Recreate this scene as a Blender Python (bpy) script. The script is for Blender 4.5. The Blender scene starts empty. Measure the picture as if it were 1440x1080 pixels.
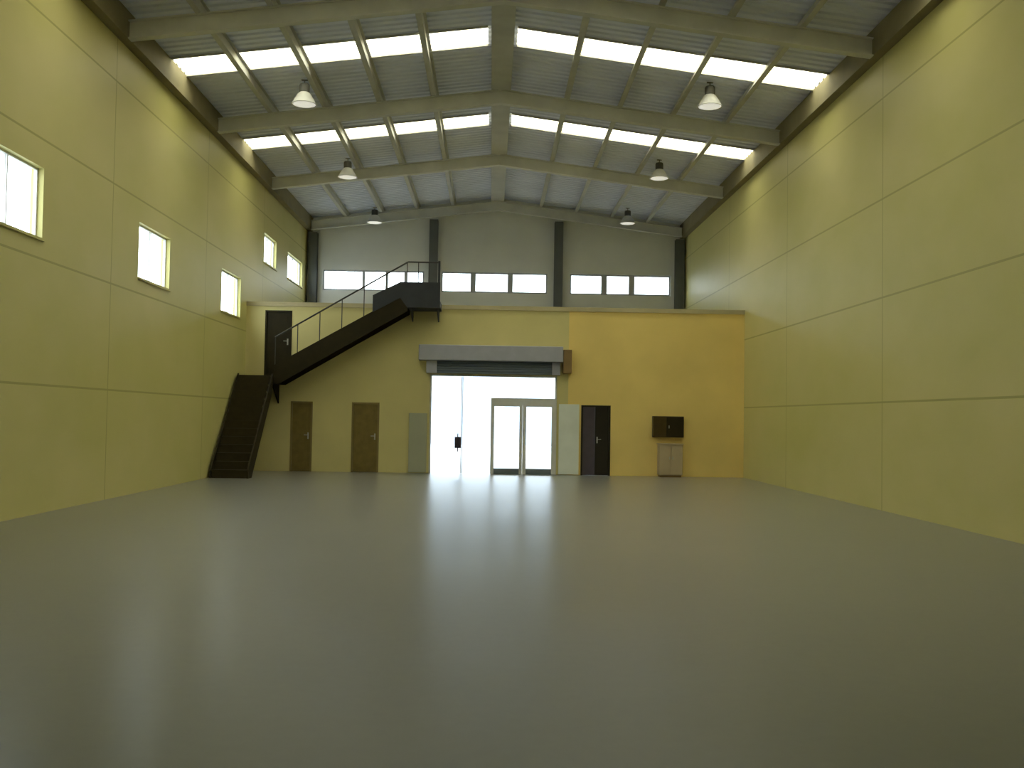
# An empty portal-frame warehouse with a two-storey office block at its far end.
# Metres; X across the hall, Y along it (away from the camera), Z up.
import bpy, bmesh, math
from mathutils import Vector, Matrix

SC = bpy.context.scene
COL = SC.collection
XL, XR = -7.0, 7.25            # inner faces of the side walls
XC = 0.125                     # ridge line
Y0, Y1 = -3.0, 37.4            # inner faces of the end walls
ZE, ZR = 9.0, 9.9              # roof sheet at the eaves / at the ridge
SLOPE = (ZR - ZE) / 7.125
YP = 28.4                      # face of the office block
ZM = 4.8                       # mezzanine floor


def roof_z(x):
    return ZR - abs(x - XC) * SLOPE


# ------------------------------------------------------------------ materials
def new_mat(name):
    m = bpy.data.materials.new(name)
    m.use_nodes = True
    nt = m.node_tree
    return m, nt, nt.nodes['Principled BSDF']


def paint(name, col, rough=0.6, spec=0.3, var=0.08, scale=3.0, bump=0.0, metal=0.0, bscale=60.0):
    """Painted / plain surface with slight procedural mottling and optional grain."""
    m, nt, b = new_mat(name)
    N = nt.nodes; L = nt.links
    tc = N.new('ShaderNodeTexCoord')
    nz = N.new('ShaderNodeTexNoise'); nz.inputs['Scale'].default_value = scale
    nz.inputs['Detail'].default_value = 4.0
    L.new(tc.outputs['Object'], nz.inputs['Vector'])
    rp = N.new('ShaderNodeValToRGB')
    rp.color_ramp.elements[0].position = 0.3
    rp.color_ramp.elements[1].position = 0.7
    rp.color_ramp.elements[0].color = (*[c * (1 - var) for c in col], 1)
    rp.color_ramp.elements[1].color = (*[min(1, c * (1 + var)) for c in col], 1)
    L.new(nz.outputs['Fac'], rp.inputs['Fac'])
    L.new(rp.outputs['Color'], b.inputs['Base Color'])
    b.inputs['Roughness'].default_value = rough
    b.inputs['Specular IOR Level'].default_value = spec
    b.inputs['Metallic'].default_value = metal
    if bump > 0:
        n2 = N.new('ShaderNodeTexNoise'); n2.inputs['Scale'].default_value = bscale
        n2.inputs['Detail'].default_value = 3.0
        L.new(tc.outputs['Object'], n2.inputs['Vector'])
        bp = N.new('ShaderNodeBump'); bp.inputs['Strength'].default_value = bump
        bp.inputs['Distance'].default_value = 0.01
        L.new(n2.outputs['Fac'], bp.inputs['Height'])
        L.new(bp.outputs['Normal'], b.inputs['Normal'])
    return m


def panel_wall(name, col, joints, period):
    """Painted precast wall: mottled paint plus thin recessed joints between the panels."""
    m, nt, b = new_mat(name)
    N = nt.nodes; L = nt.links
    tc = N.new('ShaderNodeTexCoord')
    mp = N.new('ShaderNodeMapping'); mp.inputs['Scale'].default_value = (0.35, 0.35, 0.6)
    L.new(tc.outputs['Object'], mp.inputs['Vector'])
    nz = N.new('ShaderNodeTexNoise'); nz.inputs['Scale'].default_value = 1.0; nz.inputs['Detail'].default_value = 5.0
    L.new(mp.outputs['Vector'], nz.inputs['Vector'])
    rp = N.new('ShaderNodeValToRGB')
    rp.color_ramp.elements[0].position = 0.3; rp.color_ramp.elements[1].position = 0.7
    rp.color_ramp.elements[0].color = (col[0] * 0.93, col[1] * 0.95, col[2] * 0.86, 1)
    rp.color_ramp.elements[1].color = (col[0] * 1.06, col[1] * 1.04, col[2] * 1.16, 1)
    L.new(nz.outputs['Fac'], rp.inputs['Fac'])
    sp = N.new('ShaderNodeSeparateXYZ'); L.new(tc.outputs['Object'], sp.inputs[0])

    def math_node(op, a, bv):
        k = N.new('ShaderNodeMath'); k.operation = op
        for i, v in enumerate((a, bv)):
            if isinstance(v, (int, float)): k.inputs[i].default_value = v
            else: L.new(v, k.inputs[i])
        return k.outputs[0]
    mask = None
    for z in joints:
        d = math_node('ABSOLUTE', math_node('SUBTRACT', sp.outputs['Z'], z), 0.0)
        k = math_node('LESS_THAN', d, 0.018)
        mask = k if mask is None else math_node('MAXIMUM', mask, k)
    if period:
        w = math_node('FLOORED_MODULO', math_node('ADD', sp.outputs['Y'], 600.0 - 0.3), period)
        k = math_node('LESS_THAN', w, 0.03)
        mask = math_node('MAXIMUM', mask, k)
    mx = N.new('ShaderNodeMix'); mx.data_type = 'RGBA'
    L.new(mask, mx.inputs[0]); L.new(rp.outputs['Color'], mx.inputs[6])
    mx.inputs[7].default_value = (col[0] * 0.68, col[1] * 0.68, col[2] * 0.6, 1)
    L.new(mx.outputs[2], b.inputs['Base Color'])
    b.inputs['Roughness'].default_value = 0.5
    b.inputs['Specular IOR Level'].default_value = 0.3
    return m


def clear_pane(name, tint, gloss=0.06):
    m = bpy.data.materials.new(name); m.use_nodes = True
    nt = m.node_tree; N = nt.nodes; L = nt.links
    N.clear()
    out = N.new('ShaderNodeOutputMaterial')
    tr = N.new('ShaderNodeBsdfTransparent'); tr.inputs['Color'].default_value = (*tint, 1)
    gl = N.new('ShaderNodeBsdfGlossy'); gl.inputs['Roughness'].default_value = 0.05
    mx = N.new('ShaderNodeMixShader'); mx.inputs[0].default_value = gloss
    L.new(tr.outputs[0], mx.inputs[1]); L.new(gl.outputs[0], mx.inputs[2]); L.new(mx.outputs[0], out.inputs['Surface'])
    return m


def lamp_glow(name, col, strength):
    m, nt, b = new_mat(name)
    b.inputs['Base Color'].default_value = (0.85, 0.85, 0.8, 1)
    b.inputs['Emission Color'].default_value = (*col, 1)
    b.inputs['Emission Strength'].default_value = strength
    return m


def floor_mat():
    m, nt, b = new_mat('polished_concrete')
    N = nt.nodes; L = nt.links
    tc = N.new('ShaderNodeTexCoord')
    n1 = N.new('ShaderNodeTexNoise'); n1.inputs['Scale'].default_value = 0.35; n1.inputs['Detail'].default_value = 6.0
    n2 = N.new('ShaderNodeTexNoise'); n2.inputs['Scale'].default_value = 9.0; n2.inputs['Detail'].default_value = 6.0
    for n in (n1, n2): L.new(tc.outputs['Object'], n.inputs['Vector'])
    mx = N.new('ShaderNodeMix'); mx.inputs[0].default_value = 0.3
    L.new(n1.outputs['Fac'], mx.inputs[2]); L.new(n2.outputs['Fac'], mx.inputs[3])
    rp = N.new('ShaderNodeValToRGB')
    rp.color_ramp.elements[0].position = 0.3; rp.color_ramp.elements[1].position = 0.7
    rp.color_ramp.elements[0].color = (0.178, 0.183, 0.166, 1)
    rp.color_ramp.elements[1].color = (0.213, 0.216, 0.200, 1)
    L.new(mx.outputs[0], rp.inputs['Fac']); L.new(rp.outputs['Color'], b.inputs['Base Color'])
    # sealed surface: a diffuse slab under a Fresnel-weighted glossy coat
    df = N.new('ShaderNodeBsdfDiffuse'); L.new(rp.outputs['Color'], df.inputs['Color'])
    gl = N.new('ShaderNodeBsdfGlossy'); gl.inputs['Roughness'].default_value = 0.285
    gl.inputs['Color'].default_value = (0.9, 0.9, 0.9, 1)
    fr = N.new('ShaderNodeFresnel'); fr.inputs['IOR'].default_value = 1.25
    mk = N.new('ShaderNodeMath'); mk.operation = 'MULTIPLY'; mk.inputs[1].default_value = 0.95
    L.new(fr.outputs[0], mk.inputs[0])
    ms = N.new('ShaderNodeMixShader')
    L.new(mk.outputs[0], ms.inputs[0]); L.new(df.outputs[0], ms.inputs[1]); L.new(gl.outputs[0], ms.inputs[2])
    L.new(ms.outputs[0], N['Material Output'].inputs['Surface'])
    N.remove(b)
    return m


M = {}
M['floor'] = floor_mat()
M['wall'] = panel_wall('olive_yellow_wall', (0.60, 0.55, 0.215), (2.0, 3.95, 5.8, 7.7), 6.0)
M['gable'] = paint('grey_render', (0.74, 0.75, 0.72), 0.8, 0.2, 0.05, 0.8)
M['office_left'] = paint('greyish_yellow_wall', (0.66, 0.59, 0.27), 0.6, 0.25, 0.06, 0.7)
M['office_right'] = paint('warm_yellow_wall', (0.86, 0.66, 0.23), 0.5, 0.3, 0.07, 0.6)
M['lobby'] = paint('pale_grey_wall', (0.62, 0.64, 0.62), 0.6, 0.3, 0.04, 1.0)
M['slab'] = paint('slab_edge', (0.50, 0.44, 0.27), 0.8, 0.2, 0.08, 2.0)
M['roof'] = paint('galvanised_roof', (0.73, 0.77, 0.93), 0.55, 0.3, 0.06, 0.7)
M['purlin'] = paint('purlin_steel', (0.52, 0.52, 0.48), 0.6, 0.3, 0.08, 2.0)
M['rafter'] = paint('rafter_steel', (0.62, 0.62, 0.57), 0.55, 0.3, 0.08, 2.0)
M['eave'] = paint('eave_steel', (0.25, 0.22, 0.125), 0.7, 0.2, 0.10, 2.0)
M['column'] = paint('column_steel', (0.13, 0.14, 0.14), 0.6, 0.3, 0.08, 2.0)
M['stair'] = paint('dark_brown_stair_steel', (0.027, 0.021, 0.007), 0.65, 0.2, 0.15, 4.0)
M['stair_edge'] = paint('worn_tread', (0.038, 0.03, 0.012), 0.6, 0.25, 0.2, 6.0)
M['guard'] = paint('dark_blue_grey_steel', (0.045, 0.05, 0.06), 0.6, 0.3, 0.1, 4.0)
M['rail'] = paint('black_rail', (0.05, 0.048, 0.042), 0.45, 0.4, 0.1, 4.0)
M['brown_door'] = paint('brown_door', (0.21, 0.155, 0.045), 0.5, 0.3, 0.12, 5.0)
M['brown_frame'] = paint('brown_door_frame', (0.26, 0.20, 0.075), 0.55, 0.3, 0.08, 5.0)
M['dark_door'] = paint('near_black_door', (0.024, 0.02, 0.012), 0.55, 0.3, 0.1, 5.0)
M['plum_door'] = paint('plum_grey_door', (0.085, 0.07, 0.09), 0.5, 0.3, 0.08, 5.0)
M['metal'] = paint('handle_metal', (0.55, 0.55, 0.53), 0.3, 0.5, 0.05, 5.0, metal=1.0)
M['white_frame'] = paint('white_frame', (0.72, 0.72, 0.70), 0.45, 0.4, 0.04, 5.0)
M['alu'] = paint('grey_aluminium', (0.42, 0.43, 0.45), 0.45, 0.4, 0.05, 5.0)
M['dark_rail'] = paint('blue_grey_bottom_rail', (0.16, 0.19, 0.22), 0.5, 0.3, 0.05, 5.0)
M['shutter'] = paint('shutter_housing', (0.40, 0.41, 0.48), 0.5, 0.4, 0.06, 3.0)
M['curtain'] = paint('shutter_curtain', (0.13, 0.16, 0.20), 0.5, 0.4, 0.06, 3.0)
M['motor'] = paint('brown_motor', (0.26, 0.17, 0.07), 0.6, 0.3, 0.08, 4.0)
M['pale_panel'] = paint('pale_grey_panel', (0.80, 0.85, 0.80), 0.35, 0.4, 0.05, 2.0)
M['lobby_side'] = paint('grey_green_panel', (0.40, 0.41, 0.30), 0.4, 0.4, 0.05, 2.0)
M['box'] = paint('dark_brown_box', (0.07, 0.045, 0.008), 0.5, 0.3, 0.15, 6.0)
M['cabinet'] = paint('beige_cabinet', (0.52, 0.42, 0.27), 0.5, 0.3, 0.05, 3.0)
M['lamp'] = paint('lamp_housing', (0.62, 0.62, 0.58), 0.35, 0.5, 0.04, 5.0)
M['lamp_dark'] = paint('lamp_gear', (0.10, 0.10, 0.09), 0.5, 0.3, 0.08, 5.0)
M['lamp_lit'] = lamp_glow('lamp_diffuser', (1.0, 0.98, 0.88), 0.55)
M['skylight'] = clear_pane('skylight_sheet', (1.0, 0.95, 0.80), 0.04)
M['glass'] = clear_pane('window_glass', (0.93, 0.95, 0.94), 0.05)
M['sky_dimmer'] = paint('pale_blue_grey_dimmer', (0.44, 0.50, 0.57), 0.8, 0.2, 0.04, 0.5)
M['yard'] = paint('yard_concrete', (0.50, 0.51, 0.53), 0.85, 0.2, 0.08, 0.4)

# ------------------------------------------------------------------- builders


def box(bm, x0, x1, y0, y1, z0, z1):
    v = [bm.verts.new((x, y, z)) for x in (x0, x1) for y in (y0, y1) for z in (z0, z1)]
    for f in ((0, 1, 3, 2), (4, 6, 7, 5), (0, 4, 5, 1), (2, 3, 7, 6), (0, 2, 6, 4), (1, 5, 7, 3)):
        bm.faces.new([v[i] for i in f])


def prism(bm, pts, axis, a0, a1):
    """Extrude a 2-D outline along an axis: 'x' -> pts are (y, z); 'y' -> (x, z)."""
    def put(p, a):
        return (a, p[0], p[1]) if axis == 'x' else (p[0], a, p[1])
    A = [bm.verts.new(put(p, a0)) for p in pts]
    B = [bm.verts.new(put(p, a1)) for p in pts]
    n = len(pts)
    bm.faces.new(A); bm.faces.new(B[::-1])
    for i in range(n):
        bm.faces.new((A[i], B[i], B[(i + 1) % n], A[(i + 1) % n]))


def bar(bm, a, b, r, n=10):
    a, b = Vector(a), Vector(b)
    d = (b - a).normalized()
    s = d.cross(Vector((0, 0, 1)))
    if s.length < 1e-4: s = Vector((1, 0, 0))
    s.normalize(); t = d.cross(s)
    A = []; B = []
    for i in range(n):
        o = (s * math.cos(2 * math.pi * i / n) + t * math.sin(2 * math.pi * i / n)) * r
        A.append(bm.verts.new(a + o)); B.append(bm.verts.new(b + o))
    bm.faces.new(A); bm.faces.new(B[::-1])
    for i in range(n):
        bm.faces.new((A[i], A[(i + 1) % n], B[(i + 1) % n], B[i]))


def lathe(bm, prof, n=28):
    rings = []
    for r, z in prof:
        if r < 1e-5: rings.append([bm.verts.new((0, 0, z))])
        else: rings.append([bm.verts.new((r * math.cos(2 * math.pi * i / n), r * math.sin(2 * math.pi * i / n), z)) for i in range(n)])
    for a, b in zip(rings, rings[1:]):
        for i in range(n):
            j = (i + 1) % n
            if len(a) == 1 and len(b) == 1: continue
            if len(a) == 1: bm.faces.new((a[0], b[i], b[j]))
            elif len(b) == 1: bm.faces.new((a[i], a[j], b[0]))
            else: bm.faces.new((a[i], a[j], b[j], b[i]))


def obj(name, bm, mat, parent=None, bevel=0.0, smooth=False, **props):
    bmesh.ops.recalc_face_normals(bm, faces=bm.faces)
    me = bpy.data.meshes.new(name)
    bm.to_mesh(me); bm.free()
    me.materials.append(mat)
    if smooth:
        for p in me.polygons: p.use_smooth = True
    o = bpy.data.objects.new(name, me)
    COL.objects.link(o)
    if parent is not None: o.parent = parent
    if bevel > 0:
        md = o.modifiers.new('bevel', 'BEVEL'); md.width = bevel; md.segments = 2; md.limit_method = 'ANGLE'
    for k, v in props.items(): o[k] = v
    return o


def boxes(name, lst, mat, parent=None, bevel=0.0, **props):
    bm = bmesh.new()
    for b in lst: box(bm, *b)
    return obj(name, bm, mat, parent, bevel, **props)


def struct(name, bm, mat, label=None, parent=None):
    o = obj(name, bm, mat, parent)
    if parent is None: o['kind'] = 'structure'
    if label: o['label'] = label
    return o


def empty(name, loc, label, category=None, group=None, structure=False):
    o = bpy.data.objects.new(name, None)
    COL.objects.link(o); o.location = loc; o.empty_display_size = 0.2
    o['label'] = label
    if category: o['category'] = category
    if group: o['group'] = group
    if structure: o['kind'] = 'structure'
    return o


def wall_cells(bm, a0, a1, z0, z1, holes, put):
    """A wall with rectangular holes (a0,a1,z0,z1): solid cells of a grid, one box each."""
    As = sorted({a0, a1, *[h[0] for h in holes], *[h[1] for h in holes]})
    Zs = sorted({z0, z1, *[h[2] for h in holes], *[h[3] for h in holes]})
    for i in range(len(As) - 1):
        run = None
        for j in range(len(Zs) - 1):
            ca, cz = (As[i] + As[i + 1]) / 2, (Zs[j] + Zs[j + 1]) / 2
            solid = a0 < ca < a1 and not any(h[0] < ca < h[1] and h[2] < cz < h[3] for h in holes)
            if solid:
                if run is None: run = Zs[j]
                end = Zs[j + 1]
            if run is not None and (not solid or j == len(Zs) - 2):
                put(bm, As[i], As[i + 1], run, end); run = None


# -------------------------------------------------------------------- the shell
T = 0.2
bm = bmesh.new(); box(bm, XL - T, XR + T, Y0 - T, Y1 + T, -0.15, 0.0)
struct('floor', bm, M['floor'], 'glossy grey concrete floor of the empty hall')

LEFT_WINDOWS = [(13.55, 15.5, 4.26, 5.36), (19.7, 21.6, 4.26, 5.36), (25.75, 27.7, 4.26, 5.36),
                (30.4, 32.1, 6.25, 7.15), (33.9, 36.5, 6.25, 7.15)]
bm = bmesh.new()
wall_cells(bm, Y0 - T, Y1 + T, 0, ZE, LEFT_WINDOWS, lambda b, a, c, z, w: box(b, XL - T, XL, a, c, z, w))
struct('wall_left', bm, M['wall'], 'olive yellow wall with small bright windows')
bm = bmesh.new(); box(bm, XR, XR + T, Y0 - T, Y1 + T, 0, ZE)
struct('wall_right', bm, M['wall'], 'blank olive yellow wall opposite the windows')

# far gable wall: three high bands of windows and the outer entrance
BANDS = [(-6.4, -2.6), (-1.95, 2.05), (2.9, 6.72)]
ENT = (-2.6, 2.75, 0.0, 3.4)
bm = bmesh.new()
holes = [(a, b, 6.3, 7.08) for a, b in BANDS] + [ENT]
wall_cells(bm, XL, XR, 0, ZE, holes, lambda b, a, c, z, w: box(b, a, c, Y1, Y1 + T, z, w))
prism(bm, [(XL, ZE), (XR, ZE), (XC, ZR)], 'y', Y1, Y1 + T)
struct('wall_back', bm, M['gable'], 'grey far gable wall with three bands of high windows')
bm = bmesh.new()
box(bm, XL, XR, Y0 - T, Y0, 0, ZE); prism(bm, [(XL, ZE), (XR, ZE), (XC, ZR)], 'y', Y0 - T, Y0)
struct('wall_front', bm, M['gable'], 'end wall behind the viewpoint')

# corrugated roof, left open where the translucent strips lie
STRIPS = [9.3, 15.3, 21.25, 27.25]
SW = 1.05
S0, S1 = 0.32, 6.95


def corrugated(bm, side, ya, yb, s0, s1, lift=0.0):
    """Trapezoid sheets running down the slope between ya and yb; solid, 12 mm thick."""
    n = max(1, round((yb - ya) / 0.25)); p = (yb - ya) / n
    line = []
    for i in range(n):
        y = ya + i * p
        line += [(y, 0.0), (y + p * 0.45, 0.0), (y + p * 0.58, 0.035), (y + p * 0.87, 0.035)]
    line.append((yb, 0.0))
    rows = []
    for dz in (0.0, 0.012):
        for s in (s0, s1):
            rows.append([bm.verts.new((XC + side * s, y, ZR - s * SLOPE + h + dz + lift)) for y, h in line])
    a, b, c, d = rows
    for i in range(len(line) - 1):
        bm.faces.new((a[i], a[i + 1], b[i + 1], b[i]))
        bm.faces.new((c[i], d[i], d[i + 1], c[i + 1]))
        bm.faces.new((a[i], c[i], c[i + 1], a[i + 1]))
        bm.faces.new((b[i], b[i + 1], d[i + 1], d[i]))
    bm.faces.new((a[0], b[0], d[0], c[0])); bm.faces.new((a[-1], c[-1], d[-1], b[-1]))


bm = bmesh.new()
for side in (-1, 1):
    y = Y0 - T
    for c in STRIPS + [None]:
        ye = c - SW / 2 if c else Y1 + T
        corrugated(bm, side, y, ye, 0.0, 7.33)
        if c:
            corrugated(bm, side, ye, c + SW / 2, 0.0, S0)
            corrugated(bm, side, ye, c + SW / 2, S1, 7.33)
            y = c + SW / 2
struct('ceiling', bm, M['roof'], 'grey corrugated metal roof on two shallow slopes')

PUR = [S0 + k * (S1 - S0) / 5 for k in range(6)]
for side in (-1, 1):
    for s in PUR[1:5]:
        x = XC + side * s; zt = roof_z(x) - 0.002
        bm = bmesh.new()
        # a Z-shaped purlin: web and two flanges
        box(bm, x - 0.03, x + 0.03, Y0, Y1, zt - 0.17, zt - 0.02)
        box(bm, x - 0.09, x + 0.03, Y0, Y1, zt - 0.19, zt - 0.17)
        box(bm, x - 0.03, x + 0.09, Y0, Y1, zt - 0.02, zt - 0.008)
        struct('roof_beam', bm, M['purlin'], 'thin roof purlin running the length of the hall')
bm = bmesh.new()
box(bm, XC - 0.24, XC + 0.24, Y0, Y1, ZR - 0.24, ZR - 0.045)
struct('ridge_beam', bm, M['purlin'], 'ridge beam along the top of the roof')


def rafter(y):
    bm = bmesh.new()
    for side, lim in ((-1, XC - XL - 0.22), (1, XR - XC - 0.22)):
        for dz0, dz1, w in ((0.22, 0.24, 0.09), (0.24, 0.54, 0.015), (0.54, 0.565, 0.09)):
            pts = [(XC, ZR - dz0), (XC + side * lim, ZR - lim * SLOPE - dz0),
                   (XC + side * lim, ZR - lim * SLOPE - dz1), (XC, ZR - dz1)]
            prism(bm, pts, 'y', y - w, y + w)
    return bm


for y in (0.3, 6.3, 12.3, 18.3, 24.3, 30.3, 36.9):
    struct('roof_beam', rafter(y), M['rafter'], 'grey steel rafter spanning the roof from wall to wall')

bm = bmesh.new(); prism(bm, [(XL, 8.5), (XL + 0.2, 8.5), (XL + 0.2, roof_z(XL + 0.2) - 0.03), (XL, roof_z(XL) - 0.03)], 'y', Y0, Y1)
struct('trim_1', bm, M['eave'], 'dark eaves beam along the top of the windowed wall')
bm = bmesh.new(); prism(bm, [(XR, 8.5), (XR - 0.2, 8.5), (XR - 0.2, roof_z(XR - 0.2) - 0.03), (XR, roof_z(XR) - 0.03)], 'y', Y0, Y1)
struct('trim_2', bm, M['eave'], 'dark eaves beam along the top of the blank wall')

for x in (-6.75, -2.25, 2.45, 7.02):
    bm = bmesh.new()
    z0 = ZM
    zt = roof_z(x) - 0.6
    box(bm, x - 0.16, x + 0.16, Y1 - 0.02, Y1, z0, zt)
    box(bm, x - 0.16, x + 0.16, Y1 - 0.27, Y1 - 0.25, z0, zt)
    box(bm, x - 0.012, x + 0.012, Y1 - 0.25, Y1 - 0.02, z0, zt)
    struct('column', bm, M['column'], 'dark steel column against the far gable wall')

# ------------------------------------------------------------------- windows
wn = 0


def window(label, x, y):
    global wn
    wn += 1
    return empty('window_%d' % wn, (0, 0, 0), label, structure=True)


skl = ['translucent roof strip nearest the viewpoint', 'second translucent roof strip',
       'bright roof skylight strip, the nearer of the two pairs in view', 'bright roof skylight strip, the farther of the two pairs in view']
for c, lb in zip(STRIPS, skl):
    for side in (-1, 1):
        w = window(lb + (', on the slope over the windows' if side < 0 else ', on the slope over the blank wall'), 0, 0)
        for k in range(5):
            bm = bmesh.new()
            corrugated(bm, side, c - SW / 2, c + SW / 2, PUR[k], PUR[k + 1])
            obj('pane', bm, M['skylight'], w)
        f = bmesh.new()
        for yy in (c - SW / 2, c + SW / 2):
            pts = [(XC + side * S0, roof_z(XC + side * S0)), (XC + side * S1, roof_z(XC + side * S1)),
                   (XC + side * S1, roof_z(XC + side * S1) - 0.04), (XC + side * S0, roof_z(XC + side * S0) - 0.04)]
            prism(f, pts, 'y', yy - 0.02, yy + 0.02)
        obj('frame', f, M['purlin'], w)

wl = ['small bright window in the yellow wall, cut by the picture edge', 'small bright window in the yellow wall, middle of the lower three',
      'small bright window in the yellow wall, just before the stairs', 'high bright window above the stairs, the nearer of two',
      'high bright window above the stairs, next to the far corner']
for (a, b, z, t), lb in zip(LEFT_WINDOWS, wl):
    w = window(lb, 0, 0)
    x = XL - 0.14; d = 0.05; c = (a + b) / 2; e = 0.035
    boxes('frame', [(x, x + d, a, b, z, z + e), (x, x + d, a, b, t - e, t), (x, x + d, a, a + e, z + e, t - e),
                    (x, x + d, b - e, b, z + e, t - e)], M['white_frame'], w)
    boxes('mullion', [(x, x + d, c - 0.015, c + 0.015, z + e, t - e)], M['white_frame'], w)
    boxes('pane', [(x + 0.02, x + 0.03, a + e, c - 0.015, z + e, t - e)], M['glass'], w)
    boxes('pane', [(x + 0.02, x + 0.03, c + 0.015, b - e, z + e, t - e)], M['glass'], w)
    boxes('sill', [(XL - 0.1, XL + 0.04, a - 0.03, b + 0.03, z - 0.04, z)], M['wall'], w)

MULL = [(-4.87, -4.0, -3.3), (-0.75, 0.65), (4.2, 5.25)]
MW = [0.10, 0.20, 0.22]
bl = ['band of high gable windows above the stair', 'band of high gable windows above the entrance', 'band of high gable windows above the dark wall box']
for (a, b), ms, mw, lb in zip(BANDS, MULL, MW, bl):
    w = window(lb, 0, 0)
    y = Y1 + 0.05; z, t = 6.3, 7.08
    boxes('frame', [(a, b, y, y + 0.06, z, z + 0.06), (a, b, y, y + 0.06, t - 0.06, t), (a, a + 0.06, y, y + 0.06, z + 0.06, t - 0.06),
                    (b - 0.06, b, y, y + 0.06, z + 0.06, t - 0.06)], M['alu'], w)
    xs = [a + 0.06]
    for m in ms:
        boxes('mullion', [(m - mw / 2, m + mw / 2, y, y + 0.06, z + 0.06, t - 0.06)], M['alu'], w)
        xs += [m - mw / 2, m + mw / 2]
    xs.append(b - 0.06)
    for i in range(0, len(xs), 2):
        boxes('pane', [(xs[i], xs[i + 1], y + 0.02, y + 0.03, z + 0.06, t - 0.06)], M['glass'], w)

# --------------------------------------------------- office block at the far end
OPEN = (-1.75, 1.88, 0.0, 2.82)             # entrance
D_BROWN = (-3.95, -3.17, 0.0, 1.98)
D_NARROW = (-5.68, -5.06, 0.0, 1.98)
D_UPPER = (-6.46, -5.70, 2.66, 4.56)
D_DARK = (2.58, 3.42, 0.0, 2.0)
XS = 2.2                                     # paint changes here
bm = bmesh.new()
wall_cells(bm, XL, XS, 0, ZM - 0.12, [OPEN, D_BROWN, D_NARROW, D_UPPER], lambda b, a, c, z, w: box(b, a, c, YP, YP + T, z, w))
struct('wall_partition_left', bm, M['office_left'], 'greyish yellow office front wall behind the stair')
bm = bmesh.new()
wall_cells(bm, XS, XR, 0, ZM - 0.12, [D_DARK], lambda b, a, c, z, w: box(b, a, c, YP, YP + T, z, w))
struct('wall_partition_right', bm, M['office_right'], 'warm yellow office front wall beside the entrance')
bm = bmesh.new(); box(bm, XL, XR, YP - 0.03, Y1, ZM - 0.12, ZM)
struct('mezzanine_slab', bm, M['slab'], 'pale edge of the mezzanine floor on top of the office block')
for nm, x0 in (('wall_lobby_left', -2.8), ('wall_lobby_right', 2.75 + 0.75)):
    bm = bmesh.new(); box(bm, x0, x0 + T, YP + T, Y1, 0, ZM - 0.12)
    struct(nm, bm, M['lobby'], 'pale grey side wall of the entrance lobby')

dn = 0


def plain_door(label, hole, leaf_mat, frame_mat, handle_side, split=None):
    global dn
    dn += 1
    a, b, z, t = hole
    d = empty('door_%d' % dn, ((a + b) / 2, YP, z), label, structure=True)
    ox, oy, oz = d.location

    def L(lst): return [(p[0] - ox, p[1] - ox, p[2] - oy, p[3] - oy, p[4] - oz, p[5] - oz) for p in lst]
    y = YP - 0.015; k = 0.05
    boxes('door_frame', L([(a, a + k, y, YP + T, z, t), (b - k, b, y, YP + T, z, t), (a + k, b - k, y, YP + T, t - k, t)]), frame_mat, d)
    if split is None:
        leaf = boxes('door_leaf', L([(a + k, b - k, YP + 0.03, YP + 0.075, z + 0.008, t - k)]), leaf_mat, d, 0.004)
        # two shallow raised panels on the leaf
        boxes('leaf_panel', L([(a + k + 0.09, b - k - 0.09, YP + 0.022, YP + 0.03, z + 0.15, z + 0.85),
                               (a + k + 0.09, b - k - 0.09, YP + 0.022, YP + 0.03, z + 1.0, t - k - 0.12)]), leaf_mat, leaf, 0.003)
    else:
        boxes('door_leaf', L([(a + k, split, YP + 0.02, YP + 0.065, z + 0.008, t - k)]), M['plum_door'], d, 0.004, label='plum grey narrow leaf')
        leaf = boxes('door_leaf', L([(split + 0.006, b - k, YP + 0.06, YP + 0.105, z + 0.008, t - k)]), leaf_mat, d, 0.004, label='near-black leaf')
    hx = b - k - 0.07 if handle_side > 0 else a + k + 0.07
    if split is not None: hx = split + 0.07
    bmh = bmesh.new()
    yl = YP + (0.06 if split is not None else 0.03)
    box(bmh, hx - 0.02 - ox, hx + 0.02 - ox, yl - 0.008 - oy, yl - oy, 0.92, 1.1)
    bar(bmh, (hx - ox, yl - 0.008 - oy, 1.03), (hx - ox, yl - 0.05 - oy, 1.03), 0.009)
    s = -handle_side if split is None else 1
    bar(bmh, (hx - ox, yl - 0.05 - oy, 1.03), (hx + s * 0.11 - ox, yl - 0.05 - oy, 1.03), 0.009)
    obj('handle', bmh, M['metal'], leaf)
    return d


plain_door('wider brown door in the office wall, the one nearer the entrance', D_BROWN, M['brown_door'], M['brown_frame'], 1)
plain_door('narrow brown door in the office wall, the one nearer the stair foot', D_NARROW, M['brown_door'], M['brown_frame'], 1)
plain_door('dark upper door at the stair landing', D_UPPER, M['stair'], M['stair'], 1)
plain_door('near-black door between the entrance and the dark wall box', D_DARK, M['dark_door'], M['dark_door'], -1, split=2.98)

# glazed entrance: four leaves under a transom light
dn += 1
ent = empty('door_%d' % dn, (0, 0, 0), 'bright four-leaf glass entrance door under the roller shutter', structure=True)
a, b, z, t = OPEN
y0, y1 = YP + 0.06, YP + 0.11
tr = 2.08
boxes('door_frame', [(a, a + 0.05, y0, y1, 0, t), (b - 0.05, b, y0, y1, 0, t), (a + 0.05, b - 0.05, y0, y1, t - 0.05, t)], M['white_frame'], ent)
boxes('transom', [(0.0, b - 0.05, y0, y1, tr - 0.09, tr + 0.09)], M['white_frame'], ent)
boxes('transom_pane', [(0.0, b - 0.05, y0 + 0.02, y0 + 0.03, tr + 0.09, t - 0.05)], M['glass'], ent)
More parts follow.
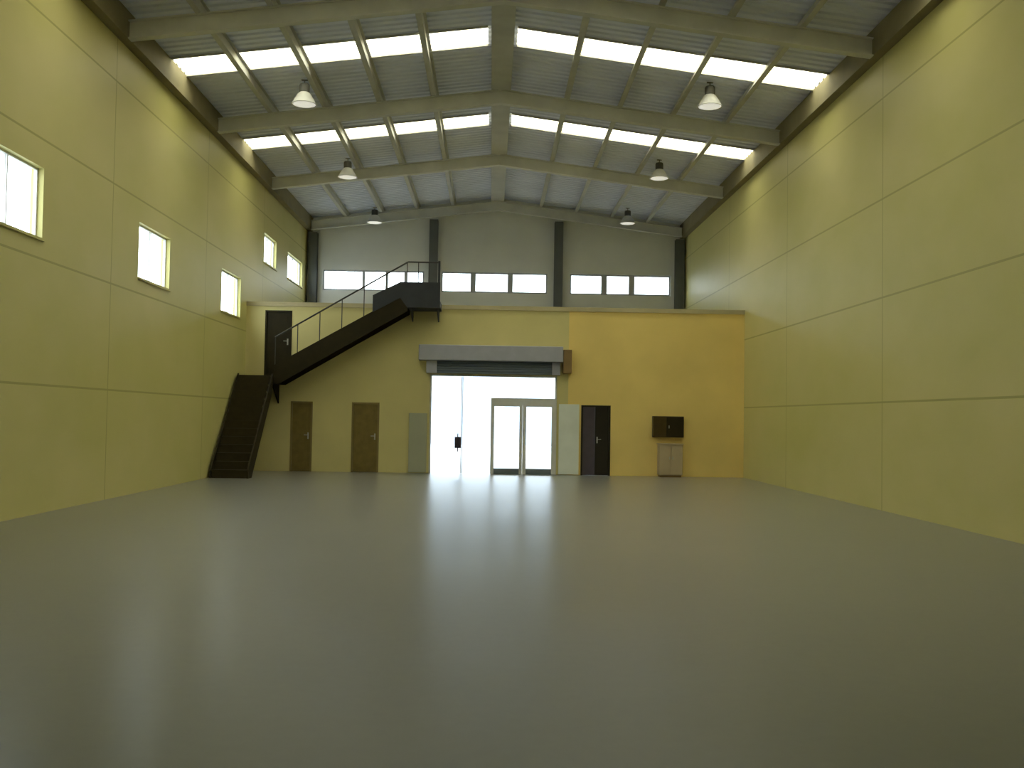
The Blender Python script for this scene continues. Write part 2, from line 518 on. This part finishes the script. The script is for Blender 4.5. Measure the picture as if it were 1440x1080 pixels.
# fixed pair beside the blank side of the hall, with a low solid rail
for x0, x1 in ((0.0, 0.91), (0.915, b - 0.05)):
    lf = boxes('door_leaf', [(x0, x0 + 0.10, y0, y1, 0.0, tr - 0.09), (x1 - 0.09, x1, y0, y1, 0.0, tr - 0.09),
                             (x0 + 0.10, x1 - 0.09, y0, y1, tr - 0.15, tr - 0.09)], M['white_frame'], ent)
    boxes('bottom_rail', [(x0 + 0.10, x1 - 0.09, y0, y1, 0.0, 0.16)], M['dark_rail'], lf, label='blue-grey bottom rail')
    boxes('pane', [(x0 + 0.10, x1 - 0.09, y0 + 0.02, y0 + 0.03, 0.16, tr - 0.15)], M['glass'], lf)
# frameless pair on the other side
for x0, x1, hs in ((a + 0.055, -0.83, 1), (-0.82, -0.005, -1)):
    lf = boxes('door_leaf', [(x0, x1, y0 + 0.018, y0 + 0.03, 0.01, t - 0.06)], M['glass'], ent, label='clear glass leaf without rails')
    hx = x1 - 0.02 if hs > 0 else x0
    boxes('door_stile', [(hx, hx + 0.02, y0, y1, 0.01, t - 0.06)], M['white_frame'], lf)
    if hs > 0:
        bmh = bmesh.new()
        px = x1 - 0.05
        box(bmh, px - 0.14, px + 0.04, y0 - 0.012, y0 + 0.018, 0.72, 1.04)
        bar(bmh, (px - 0.05, y0 - 0.06, 0.62), (px - 0.05, y0 - 0.06, 1.14), 0.016)
        for zz in (0.76, 1.0): bar(bmh, (px - 0.05, y0 - 0.06, zz), (px - 0.05, y0, zz), 0.012)
        obj('lock_plate', bmh, M['plum_door'], lf, label='dark lock plate and pull bar')
# pale side panels either side of the opening
boxes('side_panel', [(b + 0.06, 2.52, YP - 0.06, YP - 0.002, 0.02, 2.02)], M['pale_panel'], ent, 0.006, label='pale grey panel beside the opening')
boxes('side_panel', [(-2.32, a - 0.06, YP - 0.06, YP - 0.002, 0.02, 1.7)], M['lobby_side'], ent, 0.006, label='grey panel beside the opening')

# roller shutter over the entrance
rs = empty('roller_shutter', (0.0, YP, 2.84), 'grey roller shutter box rolled up above the glass entrance', 'roller shutter')
boxes('housing', [(-2.06, 2.02, -0.36, -0.002, 0.36, 0.80)], M['shutter'], rs, 0.02)
bm = bmesh.new()
z = 0.05
while z < 0.35:
    prism(bm, [(-0.14, z), (-0.155, z + 0.02), (-0.155, z + 0.05), (-0.14, z + 0.07), (-0.11, z + 0.07), (-0.11, z)], 'x', -1.55, 1.72)
    z += 0.0725
obj('curtain', bm, M['curtain'], rs, label='dark blue-grey slatted curtain')
boxes('bottom_bar', [(-1.55, 1.72, -0.17, -0.09, 0.0, 0.05)], M['curtain'], rs, 0.005)
for x0, x1 in ((-1.85, -1.55), (1.72, 1.95)):
    boxes('guide_rail', [(x0, x1, -0.2, -0.002, 0.0, 0.36)], M['shutter'], rs, 0.006)
mb = bmesh.new(); box(mb, 2.03, 2.27, -0.32, -0.002, 0.05, 0.72)
obj('motor_box', mb, M['motor'], rs, 0.02, label='brown motor box at the end of the shutter')

# wall box and cabinet on the warm yellow wall
wb = empty('wall_box', (5.05, YP, 1.12), 'small dark brown box hanging on the warm yellow wall', 'wall box')
boxes('box_body', [(-0.44, 0.44, -0.2, -0.002, 0.0, 0.6)], M['box'], wb, 0.012)
df = boxes('box_door', [(-0.06, 0.42, -0.222, -0.2, 0.02, 0.58)], M['stair'], wb, 0.005, label='darker hinged door')
boxes('latch', [(0.0, 0.025, -0.24, -0.222, 0.26, 0.34)], M['metal'], df)
cb = empty('cabinet', (5.1, YP - 0.2, 0.0), 'low beige cabinet on the floor under the dark wall box', 'cabinet')
boxes('cabinet_body', [(-0.33, 0.33, -0.17, 0.195, 0.06, 0.92)], M['cabinet'], cb, 0.008)
boxes('plinth', [(-0.3, 0.3, -0.14, 0.18, 0.0, 0.06)], M['motor'], cb)
boxes('cabinet_top', [(-0.35, 0.35, -0.2, 0.198, 0.92, 0.95)], M['cabinet'], cb, 0.006)
for s in (-1, 1):
    d = boxes('cabinet_door', [(min(s * 0.01, s * 0.32), max(s * 0.01, s * 0.32), -0.19, -0.17, 0.08, 0.9)], M['cabinet'], cb, 0.004)
    boxes('knob', [(s * 0.045 - 0.012, s * 0.045 + 0.012, -0.215, -0.19, 0.5, 0.58)], M['metal'], d, 0.004)

# ------------------------------------------------------------------ staircase
SX0, SX1 = XL + 0.06, -5.98         # lower flight, along the side wall
SY0, SY1 = 24.9, 27.35
LZ = 2.66
st = empty('staircase', (XL + 0.5, 25.0, 0.0), 'dark brown steel staircase climbing from the floor to the mezzanine', 'staircase')
o_ = Vector(st.location)


def sobj(name, bm, mat, **p):
    bmesh.ops.translate(bm, verts=bm.verts, vec=-o_)
    return obj(name, bm, mat, st, **p)


N1 = 13
rise, run = LZ / N1, (SY1 - SY0) / N1
for i in range(N1):
    bm = bmesh.new()
    y = SY0 + i * run; zt = (i + 1) * rise
    top = zt if i < N1 - 1 else zt - 0.002
    box(bm, SX0 + 0.04, SX1 - 0.04, y - 0.02, y + run + 0.01, top - 0.035, top)
    box(bm, SX0 + 0.04, SX1 - 0.04, y, y + 0.012, max(0.0, zt - rise), top - 0.035)
    sobj('tread', bm, M['stair_edge'])
for x0 in (SX0, SX1 - 0.04):
    bm = bmesh.new()
    prism(bm, [(SY0 - 0.06, 0.0), (SY0 - 0.06, 0.22), (SY1, LZ + 0.05), (SY1, LZ - 0.45), (SY0 + 0.3, 0.0)], 'x', x0, x0 + 0.04)
    sobj('stringer', bm, M['stair'])
# half landing in the corner
bm = bmesh.new(); box(bm, SX0, SX1 + 0.03, SY1, YP - 0.03, LZ - 0.22, LZ)
sobj('landing', bm, M['stair'])
for x in (SX0 + 0.03, SX1 - 0.05):
    bm = bmesh.new()
    prism(bm, [(YP - 0.03, LZ - 0.22), (SY1 + 0.15, LZ - 0.22), (YP - 0.03, LZ - 0.75)], 'x', x - 0.02, x + 0.02)
    sobj('bracket', bm, M['stair'])
# upper flight, along the office wall
UX0, UX1 = SX1 + 0.03, -2.35
UY0, UY1 = 27.38, YP - 0.04
N2 = 12
rise2, run2 = (ZM - LZ) / N2, (UX1 - UX0) / N2
for i in range(N2):
    bm = bmesh.new()
    x = UX0 + i * run2; zt = LZ + (i + 1) * rise2
    top = zt if i < N2 - 1 else zt - 0.002
    box(bm, x - 0.02, x + run2 + 0.01, UY0 + 0.04, UY1 - 0.04, top - 0.035, top)
    box(bm, x, x + 0.012, UY0 + 0.04, UY1 - 0.04, zt - rise2, top - 0.035)
    sobj('tread', bm, M['stair_edge'])
for y0_ in (UY0, UY1 - 0.04):
    bm = bmesh.new()
    prism(bm, [(UX0, LZ - 0.22), (UX0, LZ + 0.3), (UX1, ZM + 0.22), (UX1, ZM - 0.3), (UX0 + 0.12, LZ - 0.22)], 'y', y0_, y0_ + 0.04)
    sobj('stringer', bm, M['stair'])
# top landing in front of the mezzanine edge
TX1 = -1.45
bm = bmesh.new(); box(bm, UX1, TX1, UY0, YP - 0.035, ZM - 0.2, ZM)
sobj('landing', bm, M['guard'])
for x in (UX1 + 0.08, TX1 - 0.08):
    bm = bmesh.new()
    prism(bm, [(YP - 0.035, ZM - 0.2), (UY0 + 0.1, ZM - 0.2), (YP - 0.035, ZM - 0.5)], 'x', x - 0.02, x + 0.02)
    sobj('bracket', bm, M['guard'])
bm = bmesh.new()
prism(bm, [(UX1 - 0.95, ZM - 0.35), (UX1 - 0.95, ZM + 0.12), (UX1 - 0.2, ZM + 0.50), (TX1, ZM + 0.50), (TX1, ZM - 0.2), (UX1, ZM - 0.2), (UX1 - 0.2, ZM + 0.06)], 'y', UY0 - 0.02, UY0 - 0.002)
sobj('guard_panel', bm, M['guard'], label='dark blue-grey guard panel at the top of the flight')
# railings
slope2 = (ZM - LZ) / (UX1 - UX0)
RH = 0.88
ry = UY0 + 0.02
bm = bmesh.new()
bar(bm, (UX0, ry, LZ + 0.18 + RH), (UX1, ry, ZM + 0.18 + RH), 0.022)
bar(bm, (UX1, ry, ZM + 0.18 + RH), (TX1 - 0.02, ry, ZM + 0.18 + RH), 0.022)
sobj('handrail', bm, M['rail'])
for i in range(0, N2 + 1, 2):
    x = UX0 + i * run2 + 0.01
    if i == N2: x = UX1 - 0.02
    zb = LZ + (x - UX0) * slope2
    bm = bmesh.new(); bar(bm, (x, ry, zb + 0.2), (x, ry, zb + 0.18 + RH), 0.013)
    sobj('baluster', bm, M['rail'])
for x in (UX1 + 0.29, UX1 + 0.58):
    bm = bmesh.new(); bar(bm, (x, ry, ZM), (x, ry, ZM + 0.18 + RH), 0.013)
    sobj('baluster', bm, M['rail'])
bm = bmesh.new(); box(bm, TX1 - 0.07, TX1 - 0.01, ry - 0.02, ry + 0.04, ZM, ZM + 0.22 + RH)
sobj('newel_post', bm, M['guard'])

# ---------------------------------------------------------------------- lamps
def make_lamp():
    root = empty('high_bay_lamp', (0, 0, 0), '', 'lamp', 'high bay lamps under the roof')
    bm = bmesh.new(); lathe(bm, [(0.0, 0.30), (0.10, 0.30), (0.115, 0.27), (0.115, 0.12), (0.09, 0.10), (0.0, 0.10)])
    obj('ballast_housing', bm, M['lamp_dark'], root, smooth=False)
    bm = bmesh.new(); lathe(bm, [(0.09, 0.12), (0.14, 0.08), (0.21, -0.03), (0.27, -0.15), (0.285, -0.15), (0.285, -0.165), (0.262, -0.165), (0.20, -0.04), (0.13, 0.06), (0.08, 0.10)])
    obj('reflector', bm, M['lamp'], root, smooth=True)
    bm = bmesh.new(); lathe(bm, [(0.0, -0.20), (0.12, -0.19), (0.22, -0.17), (0.258, -0.155), (0.258, -0.14), (0.0, -0.14)])
    obj('diffuser', bm, M['lamp_lit'], root, smooth=True)
    bm = bmesh.new(); bar(bm, (0, 0, 0.30), (0, 0, 0.40), 0.012); box(bm, -0.07, 0.07, -0.03, 0.03, 0.385, 0.40)
    obj('hanger_rod', bm, M['lamp_dark'], root)
    return root


def dup(root, loc):
    r = root.copy(); COL.objects.link(r); r.location = loc
    for ch in list(root.children):
        c = ch.copy(); COL.objects.link(c); c.parent = r
    return r


proto = make_lamp()
first = True
for y, where in ((22.3, 'between the two bright skylight strips'), (29.1, 'just past the farther skylight strip'), (35.9, 'beside the far gable wall')):
    for x, txt in ((-4.32, 'window side'), (4.86, 'blank wall side')):
        lift = 0.19 if x < 0 else 0.0
        loc = (x, y, roof_z(x) - lift - 0.40)
        o = proto if first else dup(proto, loc)
        o.location = loc; first = False
        o['label'] = 'pale dome lamp under the roof %s, %s' % (where, txt)

# -------------------------------------------------------------------- outside
bm = bmesh.new()
box(bm, -70, 70, Y1 + T, 130, -0.2, -0.02)
box(bm, -70, XL - T, -40, Y1 + T, -0.2, -0.02)
box(bm, XR + T, 70, -40, Y1 + T, -0.2, -0.02)
struct('ground', bm, M['yard'], 'pale concrete yard outside the entrance')

bm = bmesh.new()  # added block: hides bright sky behind the entrance, softening its floor reflection
wall_cells(bm, -26, 30, -0.02, 6.5, [(-16, -13, 2.6, 4.2), (-10, -7, 2.6, 4.2), (11, 14, 2.6, 4.2), (17, 20, 2.6, 4.2)],
           lambda b, a, c, z, w_: box(b, a, c, 60, 60.3, z, w_))
box(bm, -26, 30, 60.3, 70, -0.02, 6.5)
struct('wall_sky_dimmer', bm, M['sky_dimmer'], 'pale blue-grey block added across the yard to dim the entrance reflection')

w = bpy.data.worlds.new('overcast_sky'); SC.world = w
w.use_nodes = True
bg = w.node_tree.nodes['Background']
bg.inputs['Color'].default_value = (0.84, 0.92, 1.0, 1)
bg.inputs['Strength'].default_value = 7.3

# --------------------------------------------------------------------- camera
cam = bpy.data.cameras.new('camera')
co = bpy.data.objects.new('camera', cam); COL.objects.link(co)
cam.sensor_width = 36.0; cam.lens = 35.0
cam.clip_end = 400
yaw, pitch, roll = math.radians(1.19), math.radians(1.96), math.radians(0.9)
R = Matrix.Rotation(-yaw, 4, 'Z') @ Matrix.Rotation(math.pi / 2 + pitch, 4, 'X') @ Matrix.Rotation(roll, 4, 'Z')
co.matrix_world = Matrix.Translation((0, 0, 1.6)) @ R
SC.camera = co

SC.view_settings.view_transform = 'Standard'
SC.view_settings.look = 'None'
SC.view_settings.gamma = 1.0
SC.view_settings.use_curve_mapping = False
SC.view_settings.exposure = 0.0
SC.cycles.max_bounces = 16
SC.cycles.diffuse_bounces = 8
SC.cycles.transparent_max_bounces = 16
SC.cycles.use_denoising = True
SC.cycles.sample_clamp_indirect = 6.0
SC.cycles.blur_glossy = 1.0
SC.cycles.caustics_refractive = False
